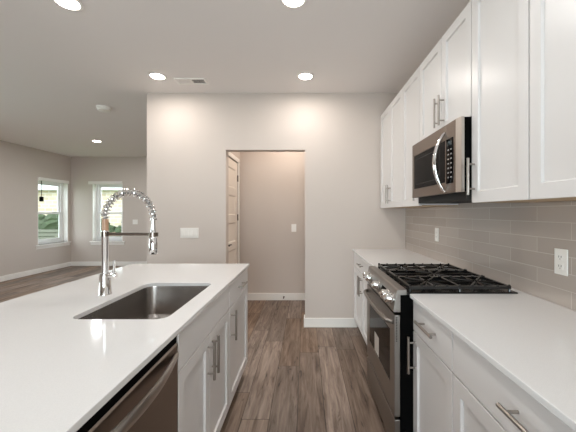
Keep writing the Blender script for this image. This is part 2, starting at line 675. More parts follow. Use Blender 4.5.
def panel_face(bm, rects, mp, u0, u1, v0, v1, t, rec, ch, back=True):
    """slab with recessed panels on its front. mp(u,v,w)."""
    us = sorted({u0, u1, *[r[0] for r in rects], *[r[1] for r in rects]})
    vs_ = sorted({v0, v1, *[r[2] for r in rects], *[r[3] for r in rects]})
    cache = {}

    def V(u, v, w):
        k = (round(u, 5), round(v, 5), round(w, 5))
        if k not in cache:
            cache[k] = bm.verts.new(mp(u, v, w))
        return cache[k]
    for a, b in zip(us, us[1:]):
        for c, d in zip(vs_, vs_[1:]):
            mu, mv = (a + b) / 2, (c + d) / 2
            if any(r[0] < mu < r[1] and r[2] < mv < r[3] for r in rects):
                continue
            bm.faces.new((V(a, c, t), V(b, c, t), V(b, d, t), V(a, d, t)))
    for r in rects:
        o = [(r[0], r[2]), (r[1], r[2]), (r[1], r[3]), (r[0], r[3])]
        i = [(r[0] + ch, r[2] + ch), (r[1] - ch, r[2] + ch), (r[1] - ch, r[3] - ch), (r[0] + ch, r[3] - ch)]
        for k in range(4):
            bm.faces.new((V(*o[k], t), V(*o[(k + 1) % 4], t), V(*i[(k + 1) % 4], t - rec), V(*i[k], t - rec)))
        bm.faces.new([V(*p, t - rec) for p in i])
    # sides and back
    def run(pts):
        for p, q in zip(pts, pts[1:]):
            bm.faces.new((V(*p, 0), V(*q, 0), V(*q, t), V(*p, t)))
    run([(u, v0) for u in us])
    run([(u1, v) for v in vs_])
    run([(u, v1) for u in us[::-1]])
    run([(u0, v) for v in vs_[::-1]])
    bm.faces.new([V(u, v0, 0) for u in us] + [V(u1, v, 0) for v in vs_[1:]] + [V(u, v1, 0) for u in us[::-1][1:]] +
                 [V(u0, v, 0) for v in vs_[::-1][1:-1]])
    return bm


y0, y1 = D1[0], D1[1]
ph = (2.04 - 0.10 - 5 * 0.11) / 5
rects = []
z = 0.02 + 0.17
for k in range(5):
    hh = 0.268
    rects.append((y0 + 0.115, y1 - 0.115, z, z + hh))
    z += hh + 0.105
panel_face(bm, rects, lambda u, v, w: (HX - 0.036 + w, u, v), y0, y1, 0.012, D1[2], DT, 0.012, 0.016)
door = struct('door_1', bm, 'doorp')
for zz in (0.25, 1.27, 1.84):
    obj('hinge', B(HX - 0.001, HX + 0.012, y1 - 0.012, y1 + 0.012, zz - 0.045, zz + 0.045), 'hinge', door)
hb = lathe(nb(), [(0.026, -0.001), (0.026, 0.006), (0.011, 0.01), (0.011, 0.045), (0.0135, 0.05), (0.0135, 0.055)], HX, y0 + 0.07, 16, 'x', 0.93)
tube(hb, [(HX + 0.05, y0 + 0.07, 0.93), (HX + 0.052, y0 + 0.12, 0.932), (HX + 0.05, y0 + 0.185, 0.928)], [0.009, 0.009, 0.007], 10)
obj('door_handle', hb, 'hinge', door, smooth=True)
cs = nb()
box(cs, HX, HX + 0.016, y1 + 0.015, y1 + 0.075, 0, D1[2] + 0.075)
box(cs, HX, HX + 0.016, HY0, y0 - 0.013, 0, D1[2] + 0.075)
box(cs, HX, HX + 0.016, y0 - 0.013, y1 + 0.015, D1[2] + 0.015, D1[2] + 0.075)
struct('trim_2', cs, 'trim', bevel=0.003)
ds = lathe(nb(), [(0.012, 0), (0.012, -0.006), (0.005, -0.008), (0.005, -0.055), (0.010, -0.057), (0.010, -0.072)], -0.33, HY1 - T, 12, 'y', 0.055)
tag(obj('door_stop', ds, 'hinge', smooth=True, org=(-0.33, HY1 - T, 0.055)), 'small dark door stop sticking out of hall baseboard', 'door stop')

# ------------------------------------------------------------------ cabinets
def pull(bm, mp, u, v, vertical, L=0.19, r=0.0068, out=0.034, span=0.128):
    """bar pull on a face; mp(u,v,w) with w outwards"""
    if vertical:
        e = [(u, v - L / 2), (u, v + L / 2)]
        q = [(u, v - span / 2), (u, v + span / 2)]
    else:
        e = [(u - L / 2, v), (u + L / 2, v)]
        q = [(u - span / 2, v), (u + span / 2, v)]
    tube(bm, [mp(*e[0], out), mp(*e[1], out)], r, 12)
    for p in q:
        tube(bm, [mp(*p, 0), mp(*p, out)], 0.0048, 10)
    return bm


STILE = 0.058
G = 0.0026


def shaker_door(parent, u0, u1, v0, v1, face, handle=None):
    """face(u,v,w) maps to world, w=0 at the back of the door, 0.02 at the front"""
    bm = panel_face(nb(), [(u0 + G + STILE, u1 - G - STILE, v0 + STILE, v1 - STILE)], face,
                    u0 + G, u1 - G, v0, v1, 0.02, 0.011, 0.003)
    d = obj('door', bm, 'cab', parent, bevel=0.0015, seg=2)
    if handle:
        hm = pull(nb(), lambda u, v, w_: face(u, v, 0.02 + w_), handle[0], handle[1], True)
        obj('handle', hm, 'nickel', d, smooth=True)
    return d


def slab_drawer(parent, u0, u1, v0, v1, face, handle=None, name='drawer'):
    bm = panel_face(nb(), [], face, u0 + G, u1 - G, v0, v1, 0.02, 0, 0)
    d = obj(name, bm, 'cab', parent, bevel=0.0018, seg=2)
    if handle:
        hm = pull(nb(), lambda u, v, w_: face(u, v, 0.02 + w_), handle[0], handle[1], False)
        obj('handle', hm, 'nickel', d, smooth=True)
    return d


# --- right run: doors face -x
XBF = 0.565   # face of base doors
XUF = 0.873   # face of upper doors


def fR(u, v, w_):
    return (XBF + 0.02 - w_, u, v)


def fU(u, v, w_):
    return (XUF + 0.02 - w_, u, v)


ZD0, ZD1, ZDR = 0.115, 0.722, 0.885   # door bottom, door top, drawer top


def base_right(y0, y1, label, drawer_handle, doors, filler=0.0):
    t = thing('base_cabinet', label, 'cabinet', ((XBF + XR) / 2, (y0 + y1) / 2, 0), 'base cabinets under the right worktop')
    b = nb()
    box(b, XBF + 0.021, XR - 0.002, y0, y1, 0.10, 0.893)
    obj('carcass', b, 'cabin', t)
    obj('toe_kick', B(XBF + 0.09, XR - 0.01, y0, y1, 0, 0.10), 'toe', t)
    if filler:
        obj('filler_strip', B(XBF + 0.002, XBF + 0.021, y1 - filler, y1, 0.10, 0.893), 'cab', t)
        y1 -= filler
    slab_drawer(t, y0, y1, ZD1 + 0.007, ZDR, fR, (drawer_handle, 0.812))
    for a, b_, h in doors:
        shaker_door(t, a, b_, ZD0, ZD1, fR, (h, 0.605) if h else None)
    return t


base_right(1.193, 1.630, 'narrow white base cabinet next to the near side of the gas range', 1.41, [(1.193, 1.630, 1.60)])
base_right(0.33, 1.191, 'wide white two-door base cabinet cut by the bottom right of the frame', 0.76,
           [(0.76, 1.191, 0.80), (0.33, 0.76, 0.72)])
base_right(2.376, 3.628, 'white base cabinet between the gas range and the back wall', 3.11,
           [(3.11, 3.60, 3.145), (2.376, 3.11, 3.075)], filler=0.028)

cw = slab(nb(), [(0.548, 0.32), (XT, 0.32), (XT, 2.3745), (1.126, 2.3745), (1.126, 1.630), (0.548, 1.630)], 0.894, 0.915)
tag(obj('countertop', cw, 'quartz', org=(0.86, 0.96, 0.894), bevel=0.0025), 'white quartz worktop on the right in front of the gas range', 'countertop', 'right worktops')
cw = slab(nb(), rrect(0.548, XT, 2.376, 3.629, 0.002, 1), 0.894, 0.915)
tag(obj('countertop', cw, 'quartz', org=(0.86, 3.0, 0.894), bevel=0.0025), 'white quartz worktop in the corner beyond the gas range', 'countertop', 'right worktops')


def upper(y0, y1, z0, z1, label, doors):
    t = thing('wall_cabinet', label, 'cabinet', ((XUF + XR) / 2, (y0 + y1) / 2, z0), 'white wall cabinets')
    b = nb()
    box(b, XUF + 0.021, XR - 0.001, y0, y1, z0 + 0.006, z1)
    obj('carcass', b, 'cabin', t)
    obj('underside', B(XUF + 0.0215, XT - 0.001, y0 + 0.002, y1 - 0.002, z0 + 0.0005, z0 + 0.0058), 'ply', t, label='bare wood underside')
    for a, b_, h in doors:
        shaker_door(t, a, b_, z0, z1, fU, (h, z0 + 0.135) if h else None)
    return t


ZU0, ZU1 = 1.393, 2.465
upper(2.80, 3.625, ZU0, ZU1, 'white two-door wall cabinet in the corner by the back wall', [(3.21, 3.612, 3.245), (2.80, 3.21, 3.178)])
upper(2.374, 2.798, ZU0, ZU1, 'narrow white wall cabinet just beyond the microwave', [(2.374, 2.798, 2.41)])
upper(1.634, 2.372, 1.852, ZU1, 'short white two-door wall cabinet above the microwave', [(1.99, 2.372, 2.022), (1.634, 1.99, 1.955)])
upper(1.213, 1.632, ZU0, ZU1, 'single-door white wall cabinet on the near side of the microwave', [(1.213, 1.632, 1.60)])
upper(0.45, 1.211, ZU0, ZU1, 'white wall cabinet at the right edge above the wall outlet', [(0.83, 1.211, 0.864), (0.45, 0.83, 0.797)])

# --- island: doors face +x
XIF = -0.478


def fI(u, v, w_):
    return (XIF - 0.02 + w_, u, v)


SK = (-0.955, -0.562, 1.242, 1.885)  # sink opening
XIB = -1.09   # back of the island cabinets
YI1 = 2.572
ct = slab(nb(), rrect(-1.447, -0.467, 0.50, 2.592, (0.004, 0.05, 0.004, 0.004), 6), 0.894, 0.915,
          rrect(*SK, 0.05, 6))
tag(obj('island_countertop', ct, 'quartz', org=(-0.95, 1.55, 0.894), bevel=0.0025), 'long white quartz island top with a sink cutout', 'countertop')

t = thing('base_cabinet', 'white island cabinet with one drawer and one door at the far end', 'cabinet', (-0.78, 2.26, 0), 'island base cabinets')
obj('carcass', B(XIB, XIF - 0.021, 1.952, YI1, 0.10, 0.893), 'cabin', t)
obj('toe_kick', B(XIB, XIF - 0.085, 1.952, YI1 - 0.005, 0, 0.10), 'toe', t)
slab_drawer(t, 1.952, 2.565, ZD1 + 0.019, ZDR, fI, (2.26, 0.815))
shaker_door(t, 1.952, 2.565, ZD0, ZD1 + 0.015, fI, (1.987, 0.62))

t = thing('sink_cabinet', 'white two-door island cabinet below the sink', 'cabinet', (-0.78, 1.55, 0), 'island base cabinets')
b = nb()
box(b, XIB, XIF - 0.021, 1.166, 1.182, 0.10, 0.893)
box(b, XIB, XIF - 0.021, 1.934, 1.950, 0.10, 0.893)
box(b, XIB, XIB + 0.012, 1.182, 1.934, 0.10, 0.893)
box(b, XIB + 0.012, XIF - 0.021, 1.182, 1.934, 0.10, 0.116)
box(b, XIF - 0.037, XIF - 0.021, 1.182, 1.934, 0.72, 0.893)
obj('carcass', b, 'cabin', t)
obj('toe_kick', B(XIB, XIF - 0.085, 1.166, 1.95, 0, 0.10), 'toe', t)
slab_drawer(t, 1.166, 1.950, ZD1 + 0.019, ZDR, fI, None, 'false_front')
shaker_door(t, 1.166, 1.548, ZD0, ZD1 + 0.015, fI, (1.513, 0.62))
shaker_door(t, 1.548, 1.950, ZD0, ZD1 + 0.015, fI, (1.583, 0.62))

pb = nb()  # back panel of the island
box(pb, XIB - 0.021, XIB - 0.001, 0.52, YI1, 0, 0.893)
tag(obj('island_back_panel', pb, 'cabin', org=(-1.1, 1.5, 0), bevel=0.001), 'white board closing the stool side of the island', 'panel')
tag(obj('gable_end', B(XIB, XIF - 0.03, 0.52, 0.545, 0, 0.893), 'cabin', org=(-0.78, 0.53, 0), bevel=0.001), 'white gable closing the near end of the island beside the dishwasher', 'gable')

# dishwasher
t = thing('dishwasher', 'stainless steel dishwasher built into the near end of the island', 'dishwasher', (-0.78, 0.85, 0))
ya, yb = 0.56, 1.163
obj('tub', B(XIB + 0.005, XIF - 0.032, ya, yb, 0.09, 0.886), 'matteblack', t)
obj('toe_kick', B(XIB + 0.02, XIF - 0.09, ya, yb, 0, 0.09), 'matteblack', t)
prof = [(XIF - 0.030, 0.105), (XIF - 0.004, 0.105), (XIF, 0.112), (XIF, 0.850), (XIF - 0.006, 0.856), (XIF - 0.030, 0.856)]
dd = obj('door', prism_y(nb(), prof, ya + 0.002, yb - 0.002), 'steelw', t, bevel=0.0015)
obj('control_strip', B(XIF - 0.030, XIF - 0.004, ya + 0.004, yb - 0.004, 0.8565, 0.886), 'matteblack', t)
hm = nb()
rings = []
for k in range(33):
    a = k / 32
    bow = math.sin(PI * a)
    y = ya + 0.018 + (yb - ya - 0.036) * a
    zc = 0.818
    hz = 0.010 + 0.010 * bow ** 0.5
    cx = XIF + 0.004 + 0.034 * bow
    rings.append([hm.verts.new((cx + 0.007 * math.cos(2 * PI * j / 14), y, zc + hz * math.sin(2 * PI * j / 14))) for j in range(14)])
for q, e in zip(rings, rings[1:]):
    for j in range(14):
        hm.faces.new((q[j], q[(j + 1) % 14], e[(j + 1) % 14], e[j]))
hm.faces.new(rings[0][::-1])
hm.faces.new(rings[-1])
obj('handle', hm, 'steel', dd, smooth=True)

# sink
t = thing('sink', 'rectangular undermount stainless steel sink in the island', 'sink', (-0.758, 1.564, 0.70))
bm = nb()
loops = [(0.022, 0.8935, 0.07), (-0.004, 0.8935, 0.055), (-0.003, 0.885, 0.056), (0.004, 0.73, 0.05), (0.012, 0.708, 0.05), (0.03, 0.696, 0.05),
         (0.06, 0.692, 0.05)]
rings = []
for ins, z, r in loops:
    if ins == 0.022:
        ins = -0.022
    rings.append([bm.verts.new((x, y, z)) for x, y in rrect(SK[0] + ins, SK[1] - ins, SK[2] + ins, SK[3] - ins, r, 6)])
for q, s in zip(rings, rings[1:]):
    for k in range(len(q)):
        bm.faces.new((q[k], q[(k + 1) % len(q)], s[(k + 1) % len(q)], s[k]))
bm.faces.new(rings[-1])
# outer skin
outer = [[bm.verts.new((x, y, z)) for x, y in rrect(SK[0] + i, SK[1] - i, SK[2] + i, SK[3] - i, 0.06, 6)]
         for i, z in ((-0.006, 0.891), (0.001, 0.73), (0.02, 0.694), (0.06, 0.689))]
for q, s in zip([rings[0]] + outer, outer):
    for k in range(len(q)):
        bm.faces.new((q[k], q[(k + 1) % len(q)], s[(k + 1) % len(q)], s[k]))
bm.faces.new(outer[-1])
obj('basin', bm, 'sink', t, smooth=True)
obj('drain', lathe(nb(), [(0.045, 0.692), (0.045, 0.695), (0.036, 0.695), (0.030, 0.6925)], -0.80, 1.60, 24), 'chrome', t, smooth=True)

# faucet
FX, FY, FZ = -1.047, 1.62, 0.915
t = thing('faucet', 'tall chrome spring-neck pull-down faucet beside the island sink', 'faucet', (FX, FY, FZ))
obj('base', lathe(nb(), [(0.031, 0), (0.031, 0.004), (0.028, 0.008), (0.0265, 0.09), (0.025, 0.105), (0.018, 0.11)], FX, FY, 28, cz=FZ), 'chrome', t, smooth=True)
obj('post', lathe(nb(), [(0.0165, 0.108), (0.0165, 0.318), (0.0175, 0.320), (0.0175, 0.332), (0.015, 0.334)], FX, FY, 24, cz=FZ), 'chrome', t, smooth=True)
obj('sleeve', lathe(nb(), [(0.0155, 0.334), (0.0155, 0.392), (0.012, 0.394)], FX, FY, 24, cz=FZ), 'sleeve_reflection', t, smooth=True, label='sleeve under the spring, tan reflection in its colour')
R1, R2, ZC = 0.131, 0.138, 1.308
path = []
for k in range(61):
    a = PI - PI * k / 60
    path.append(Vector((FX + R1 + R1 * math.cos(a), FY - 0.02 * k / 60, ZC + R2 * math.sin(a))))
obj('hose', tube(nb(), path, 0.0075, 10), 'hose', t, smooth=True)
# spring coil along the arc
tot = [0]
for p, q in zip(path, path[1:]):
    tot.append(tot[-1] + (q - p).length)
NC = 20
hel = []
steps = NC * 12
for s in range(steps + 1):
    L_ = tot[-1] * s / steps
    i = max(k for k in range(len(tot)) if tot[k] <= L_ + 1e-9)
    i = min(i, len(path) - 2)
    f = (L_ - tot[i]) / (tot[i + 1] - tot[i])
    p = path[i].lerp(path[i + 1], f)
    d = (path[i + 1] - path[i]).normalized()
    n2 = Vector((0, 1, 0))
    n2 = (n2 - d * n2.dot(d)).normalized()
    n1 = d.cross(n2)
    a = 2 * PI * s / 12
    hel.append(p + (n1 * math.cos(a) + n2 * math.sin(a)) * 0.0165)
obj('spring', tube(nb(), hel, 0.0043, 6), 'chrome', t, smooth=True)
HX2, HY2 = FX + 2 * R1, FY - 0.02
sh = lathe(nb(), [(0.0185, 0), (0.0215, 0.004), (0.022, 0.03), (0.021, 0.088), (0.016, 0.096), (0.0125, 0.125), (0.009, 0.160), (0.009, 0.172), (0.014, 0.174), (0.014, 0.19)],
           HX2, HY2, 24, cz=1.128)
obj('spray_head', sh, 'chrome', t, smooth=True)
obj('spray_face', lathe(nb(), [(0.0165, -0.001), (0.0165, 0.0005)], HX2, HY2, 20, cz=1.128), 'matteblack', t)
ar = tube(nb(), [(FX, FY, 1.229), (HX2 - 0.018, HY2, 1.229)], 0.0085, 12)
lathe(ar, [(0.020, -0.012), (0.0205, -0.012), (0.0205, 0.012), (0.020, 0.012)], FX, FY, 20, cz=1.229)
lathe(ar, [(0.0175, -0.010), (0.0235, -0.010), (0.0235, 0.010), (0.0175, 0.010)], HX2, HY2, 20, cz=1.229)
obj('support_arm', ar, 'dark_refl', t, smooth=True)
lv = lathe(nb(), [(0.015, 0.02), (0.015, 0.056), (0.012, 0.061)], FX, FY, 20, 'x', FZ + 0.098)
tube(lv, [(FX + 0.045, FY, FZ + 0.105), (FX + 0.047, FY - 0.002, FZ + 0.14), (FX + 0.052, FY - 0.004, FZ + 0.178)], [0.0075, 0.0065, 0.0055], 10)
obj('lever', lv, 'chrome', t, smooth=True)

# ------------------------------------------------------------------ microwave
MY0, MY1, MXF = 1.638, 2.366, 0.815
MZ0, MZ1 = 1.452, 1.850
t = thing('microwave', 'stainless over-the-range microwave with a bowed chrome handle', 'microwave', (0.98, 1.99, MZ0))
obj('body', B(MXF + 0.026, XT - 0.001, MY0 + 0.004, MY1 - 0.004, MZ0 + 0.004, MZ1 - 0.001), 'matteblack', t)
gb = nb()
box(gb, MXF + 0.045, XT - 0.012, MY0 + 0.02, MY1 - 0.006, MZ0 - 0.042, MZ0 + 0.0035)
obj('vent_grille_shade', gb, 'dark', t)  # grille box hung low and dark, also standing in for shade below


def fM(u, v, w_):
    return (MXF + 0.025 - w_, u, v)


# door (far, wide) and control side (near, narrow) share one stainless front
YS = 1.795
fr = panel_face(nb(), [(YS + 0.014, MY1 - 0.035, MZ0 + 0.062, MZ1 - 0.085)], fM, YS + 0.001, MY1, MZ0, MZ1, 0.025, 0.004, 0.003)
md_ = obj('door', fr, 'slate', t, bevel=0.002)
obj('window', B(MXF + 0.0012, MXF + 0.0038, YS + 0.018, MY1 - 0.039, MZ0 + 0.066, MZ1 - 0.089), 'glassblk', md_)
obj('inner_frame', holed(nb(), YS + 0.095, MY1 - 0.075, MZ0 + 0.095, MZ1 - 0.118, [(YS + 0.099, MY1 - 0.079, MZ0 + 0.099, MZ1 - 0.122)],
                         lambda bm, a, b, c, d: box(bm, MXF + 0.0006, MXF + 0.0013, a, b, c, d)), 'dark', md_)
fr = panel_face(nb(), [], fM, MY0 + 0.045, YS - 0.001, MZ0, MZ1, 0.025, 0, 0)
cp = obj('control_side', fr, 'slate', t, bevel=0.002)
et = prism_y(nb(), [(0, 0), (1, 0), (1, 1), (0, 1)], 0, 1)
et.clear()
q = [(MXF + 0.025, MY0), (MXF + 0.009, MY0), (MXF, MY0 + 0.0445), (MXF + 0.025, MY0 + 0.0445)]
slab(et, q, MZ0, MZ1)
obj('edge_trim', et, 'steel', cp, label='bevelled edge strip, lighter steel for caught light')  # steel lighter than the front stands in for light on this bevel
obj('control_panel', B(MXF - 0.0025, MXF, 1.712, YS - 0.003, MZ0 + 0.055, MZ1 - 0.09), 'glassblk', cp)
kb = nb()
for r in range(7):
    for c in range(2):
        yy = 1.722 + c * 0.034
        zz = MZ0 + 0.085 + r * 0.026
        box(kb, MXF - 0.0032, MXF - 0.0026, yy, yy + 0.017, zz, zz + 0.008)
obj('keypad', kb, 'key', cp)
obj('display', B(MXF - 0.0032, MXF - 0.0026, 1.722, 1.782, MZ1 - 0.13, MZ1 - 0.105), mat('clock_window', (30, 42, 44), 0.15), cp)
pts = []
for k in range(27):
    a = k / 26
    e = math.sin(PI * a)
    pts.append((MXF + 0.002 - 0.060 * e ** 0.75, YS + 0.022, MZ0 + 0.010 + (MZ1 - MZ0 - 0.054) * a))
obj('handle', tube(nb(), pts, [0.009 + 0.004 * math.sin(PI * k / 26) for k in range(27)], 14), 'chrome', md_, smooth=True)

# ------------------------------------------------------------------ gas range
RY0, RY1 = 1.634, 2.371
t = thing('gas_range', 'stainless slide-in gas range with black cast iron grates', 'stove', (0.82, 1.99, 0))
rb = nb()
box(rb, 0.502, 1.120, RY0 + 0.003, RY1 - 0.003, 0.05, 0.905)
obj('body', rb, 'matteblack', t)
for x in (0.56, 1.10):
    for y in (RY0 + 0.06, RY1 - 0.06):
        obj('foot', lathe(nb(), [(0.022, 0), (0.022, 0.03), (0.012, 0.032), (0.012, 0.051)], x, y, 12), 'matteblack', t)
cpn = prism_y(nb(), [(0.468, 0.815), (0.463, 0.822), (0.484, 0.930), (0.490, 0.935), (0.534, 0.935), (0.534, 0.906), (0.5015, 0.906), (0.5015, 0.815)],
              RY0 + 0.001, RY1 - 0.001)
cpo = obj('control_panel', cpn, 'range', t, bevel=0.002)
nrm = Vector((-(0.930 - 0.822), 0, 0.021)).normalized()
for yk in (1.685, 1.765, 1.99, 2.215, 2.295):
    c0 = Vector((0.4731, yk, 0.874))
    kb = nb()
    prof = [(0.031, 0.001), (0.031, 0.009), (0.026, 0.011), (0.0245, 0.040), (0.021, 0.044)]
    lathe(kb, prof, 0, 0, 20)
    box(kb, -0.0045, 0.0045, -0.022, 0.022, 0.040, 0.052)
    rot = Vector((0, 0, 1)).rotation_difference(nrm).to_matrix().to_4x4()
    bmesh.ops.transform(kb, matrix=Matrix.Translation(c0) @ rot, verts=kb.verts[:])
    obj('knob', kb, 'chrome', cpo, smooth=True)
obj('display', B(0, 0, 0, 0, 0, 0) if False else prism_y(nb(), [(0.4712, 0.864), (0.4700, 0.864), (0.4762, 0.894), (0.4774, 0.894)], 1.83, 1.93), 'glassblk', cpo)


def fO(u, v, w_):
    return (0.500 - w_, u, v)


od = panel_face(nb(), [(RY0 + 0.095, RY1 - 0.095, 0.40, 0.695)], fO, RY0 + 0.003, RY1 - 0.003, 0.262, 0.800, 0.030, 0.004, 0.003)
odo = obj('oven_door', od, 'range', t, bevel=0.003)
obj('window', B(0.4708, 0.4738, RY0 + 0.099, RY1 - 0.099, 0.404, 0.691), 'glassblk', odo)
obj('pale_patch', B(0.4702, 0.4707, 1.99, 2.11, 0.41, 0.535), 'patch', odo, label='pale rectangle on the oven window')  # thin pale rectangle over the oven glass
vb = nb()
for k in range(16):
    zz = 0.660 + k * 0.0083
    box(vb, 0.478, 0.484, RY0 + 0.0022, RY0 + 0.0031, zz, zz + 0.0048)
obj('vent_slots', vb, 'dark', odo)
pts = []
for k in range(29):
    a = k / 28
    y = RY0 + 0.03 + (RY1 - RY0 - 0.06) * a
    e = min(1, min(a, 1 - a) / 0.09)
    pts.append((0.472 - 0.042 * (1 - (1 - e) ** 2) ** 0.5 * (0.72 + 0.28 * math.sin(PI * a)), y, 0.755))
obj('handle', tube(nb(), pts, 0.0125, 12), 'range', odo, smooth=True)
dw = panel_face(nb(), [], fO, RY0 + 0.003, RY1 - 0.003, 0.07, 0.246, 0.029, 0, 0)
dwo = obj('warming_drawer', dw, 'range', t, bevel=0.003)
ck = nb()
box(ck, 0.535, 1.122, RY0, RY1, 0.9055, 0.921)
cko = obj('cooktop', ck, 'black', t, bevel=0.004)


def burner(x, y, r):
    bb = nb()
    lathe(bb, [(r + 0.012, 0.9212), (r + 0.010, 0.926), (r, 0.928), (r, 0.936), (r - 0.004, 0.941)], x, y, 24)
    obj('burner', bb, 'iron', cko, smooth=True)


for x, y, r in ((0.69, 1.76, 0.045), (0.97, 1.76, 0.035), (0.69, 2.22, 0.038), (0.97, 2.22, 0.032), (0.83, 1.99, 0.045)):
    burner(x, y, r)
ZG = 0.943


def bar(bm, p, q, wd=0.014, ht=0.016):
    p, q = Vector(p), Vector(q)
    d = (q - p).normalized()
    s = Vector((-d.y, d.x, 0)).normalized() * wd / 2
    up = Vector((0, 0, ht / 2))
    v = [bm.verts.new(c) for c in (p - s - up, p + s - up, p + s + up, p - s + up, q - s - up, q + s - up, q + s + up, q - s + up)]
    for f in ((0, 1, 2, 3), (7, 6, 5, 4), (0, 4, 5, 1), (1, 5, 6, 2), (2, 6, 7, 3), (3, 7, 4, 0)):
        bm.faces.new([v[i] for i in f])


for gy0, gy1, kind in ((RY0 + 0.012, RY0 + 0.262, 2), (RY0 + 0.266, RY1 - 0.266, 1), (RY1 - 0.262, RY1 - 0.012, 2)):
    gx0, gx1 = 0.552, 1.092
    g = nb()
    for y in (gy0 + 0.006, gy1 - 0.006):
        bar(g, (gx0, y, ZG), (gx1, y, ZG))
    for x in (gx0 + 0.006, gx1 - 0.006) + (((gx0 + gx1) / 2,) if kind == 2 else ()):
        bar(g, (x, gy0 + 0.011, ZG), (x, gy1 - 0.011, ZG))
    ym = (gy0 + gy1) / 2
    for cx in ((0.69, 0.97) if kind == 2 else (0.83,)):
        reach = 0.13 if kind == 2 else 0.27
        # fingers that rise a little towards the burner
        for sx, sy in ((1, 0), (-1, 0), (0, 1), (0, -1), (1, 1), (1, -1), (-1, 1), (-1, -1)):
            fx = {1: min(gx1 - 0.012, cx + reach + 0.02), -1: max(gx0 + 0.012, cx - reach - 0.005), 0: cx}[sx]
            fy = {1: gy1 - 0.011, -1: gy0 + 0.011, 0: ym}[sy]
            if sx and sy:
                fx = cx + sx * 0.085
            q = Vector((fx, fy, ZG))
            dirv = Vector((cx, ym, ZG)) - q
            e = q + dirv.normalized() * (dirv.length - 0.022)
            midp = q.lerp(e, 0.55) + Vector((0, 0, 0.002))
            tube(g, [q, midp, e + Vector((0, 0, 0.004))], [0.008, 0.0075, 0.006], 8)
    for x in (gx0 + 0.006, gx1 - 0.006, (gx0 + gx1) / 2):
        for y in (gy0 + 0.006, gy1 - 0.006):
            lathe(g, [(0.008, 0.9212), (0.006, 0.938)], x, y, 8)
            lathe(g, [(0.0065, 0.948), (0.0075, 0.952), (0.005, 0.9575)], x, y, 8)
    for k in range(1, 8):
        x = gx0 + (gx1 - gx0) * k / 8
        for y in (gy0 + 0.006, gy1 - 0.006):
            lathe(g, [(0.006, 0.949), (0.006, 0.953), (0.004, 0.9565)], x, y, 8)
    obj('grate', g, 'iron', cko, smooth=False)

# ------------------------------------------------------------------ outlets and switches
def plate_back(name, label, cat, x, z, w_, h, gangs, yface, group=None):
    """plate on a wall facing -y"""
    t = thing(name, label, cat, (x, yface, z), group)
    obj('plate', B(x - w_ / 2, x + w_ / 2, yface - 0.006, yface - 0.0005, z - h / 2, z + h / 2), 'plastic', t, bevel=0.002)
    for k in range(gangs):
        cx = x + (k - (gangs - 1) / 2) * 0.046
        if 'switch' in name:
            bm = nb()
            v = [bm.verts.new(p) for p in ((cx - 0.0165, yface - 0.0055, z - 0.033), (cx + 0.0165, yface - 0.0055, z - 0.033),
                                           (cx + 0.0165, yface - 0.0055, z + 0.033), (cx - 0.0165, yface - 0.0055, z + 0.033),
                                           (cx - 0.0165, yface - 0.011, z - 0.033), (cx + 0.0165, yface - 0.011, z - 0.033),
                                           (cx + 0.0165, yface - 0.0065, z + 0.033), (cx - 0.0165, yface - 0.0065, z + 0.033))]
            for f in ((0, 1, 2, 3), (4, 5, 6, 7), (0, 1, 5, 4), (1, 2, 6, 5), (2, 3, 7, 6), (3, 0, 4, 7)):
                bm.faces.new([v[i] for i in f])
            obj('rocker', bm, 'plastic', t, bevel=0.001)
        else:
            for dz in (-0.02, 0.02):
                so = obj('socket', B(cx - 0.015, cx + 0.015, yface - 0.008, yface - 0.0055, z + dz - 0.013, z + dz + 0.013), 'plastic', t, bevel=0.002)
                for dx in (-0.006, 0.006):
                    obj('slot', B(cx + dx - 0.0012, cx + dx + 0.0012, yface - 0.0083, yface - 0.0079, z + dz - 0.003, z + dz + 0.005), 'slot', so)
    return t


plate_back('light_switch', 'wide white switch plate on wall between faucet and doorway', 'light switch', -1.358, 1.103, 0.212, 0.118, 4, YB)
plate_back('light_switch', 'single white switch on back wall of hall', 'light switch', -0.178, 1.105, 0.075, 0.118, 1, HY1)
plate_back('wall_outlet', 'white double outlet plate on far wall right of the window', 'outlet', -4.285, 1.105, 0.125, 0.118, 2, YF)


def outlet_right(y, z, label):
    t = thing('wall_outlet', label, 'outlet', (XT, y, z), 'backsplash outlets')
    obj('plate', B(XT - 0.006, XT - 0.0004, y - 0.036, y + 0.036, z - 0.059, z + 0.059), 'plastic', t, bevel=0.002)
    for dz in (-0.021, 0.021):
        so = obj('socket', B(XT - 0.0085, XT - 0.0055, y - 0.016, y + 0.016, z + dz - 0.015, z + dz + 0.015), 'plastic', t, bevel=0.002)
        for dy in (-0.0065, 0.0065):
            obj('slot', B(XT - 0.0089, XT - 0.0084, y + dy - 0.0014, y + dy + 0.0014, z + dz - 0.002, z + dz + 0.007), 'slot', so)
        obj('slot', B(XT - 0.0089, XT - 0.0084, y - 0.002, y + 0.002, z + dz - 0.010, z + dz - 0.006), 'slot', so)


outlet_right(1.415, 1.117, 'white outlet on the tiled backsplash at the right edge')
outlet_right(2.755, 1.145, 'small white outlet on the tiles beyond the gas range')

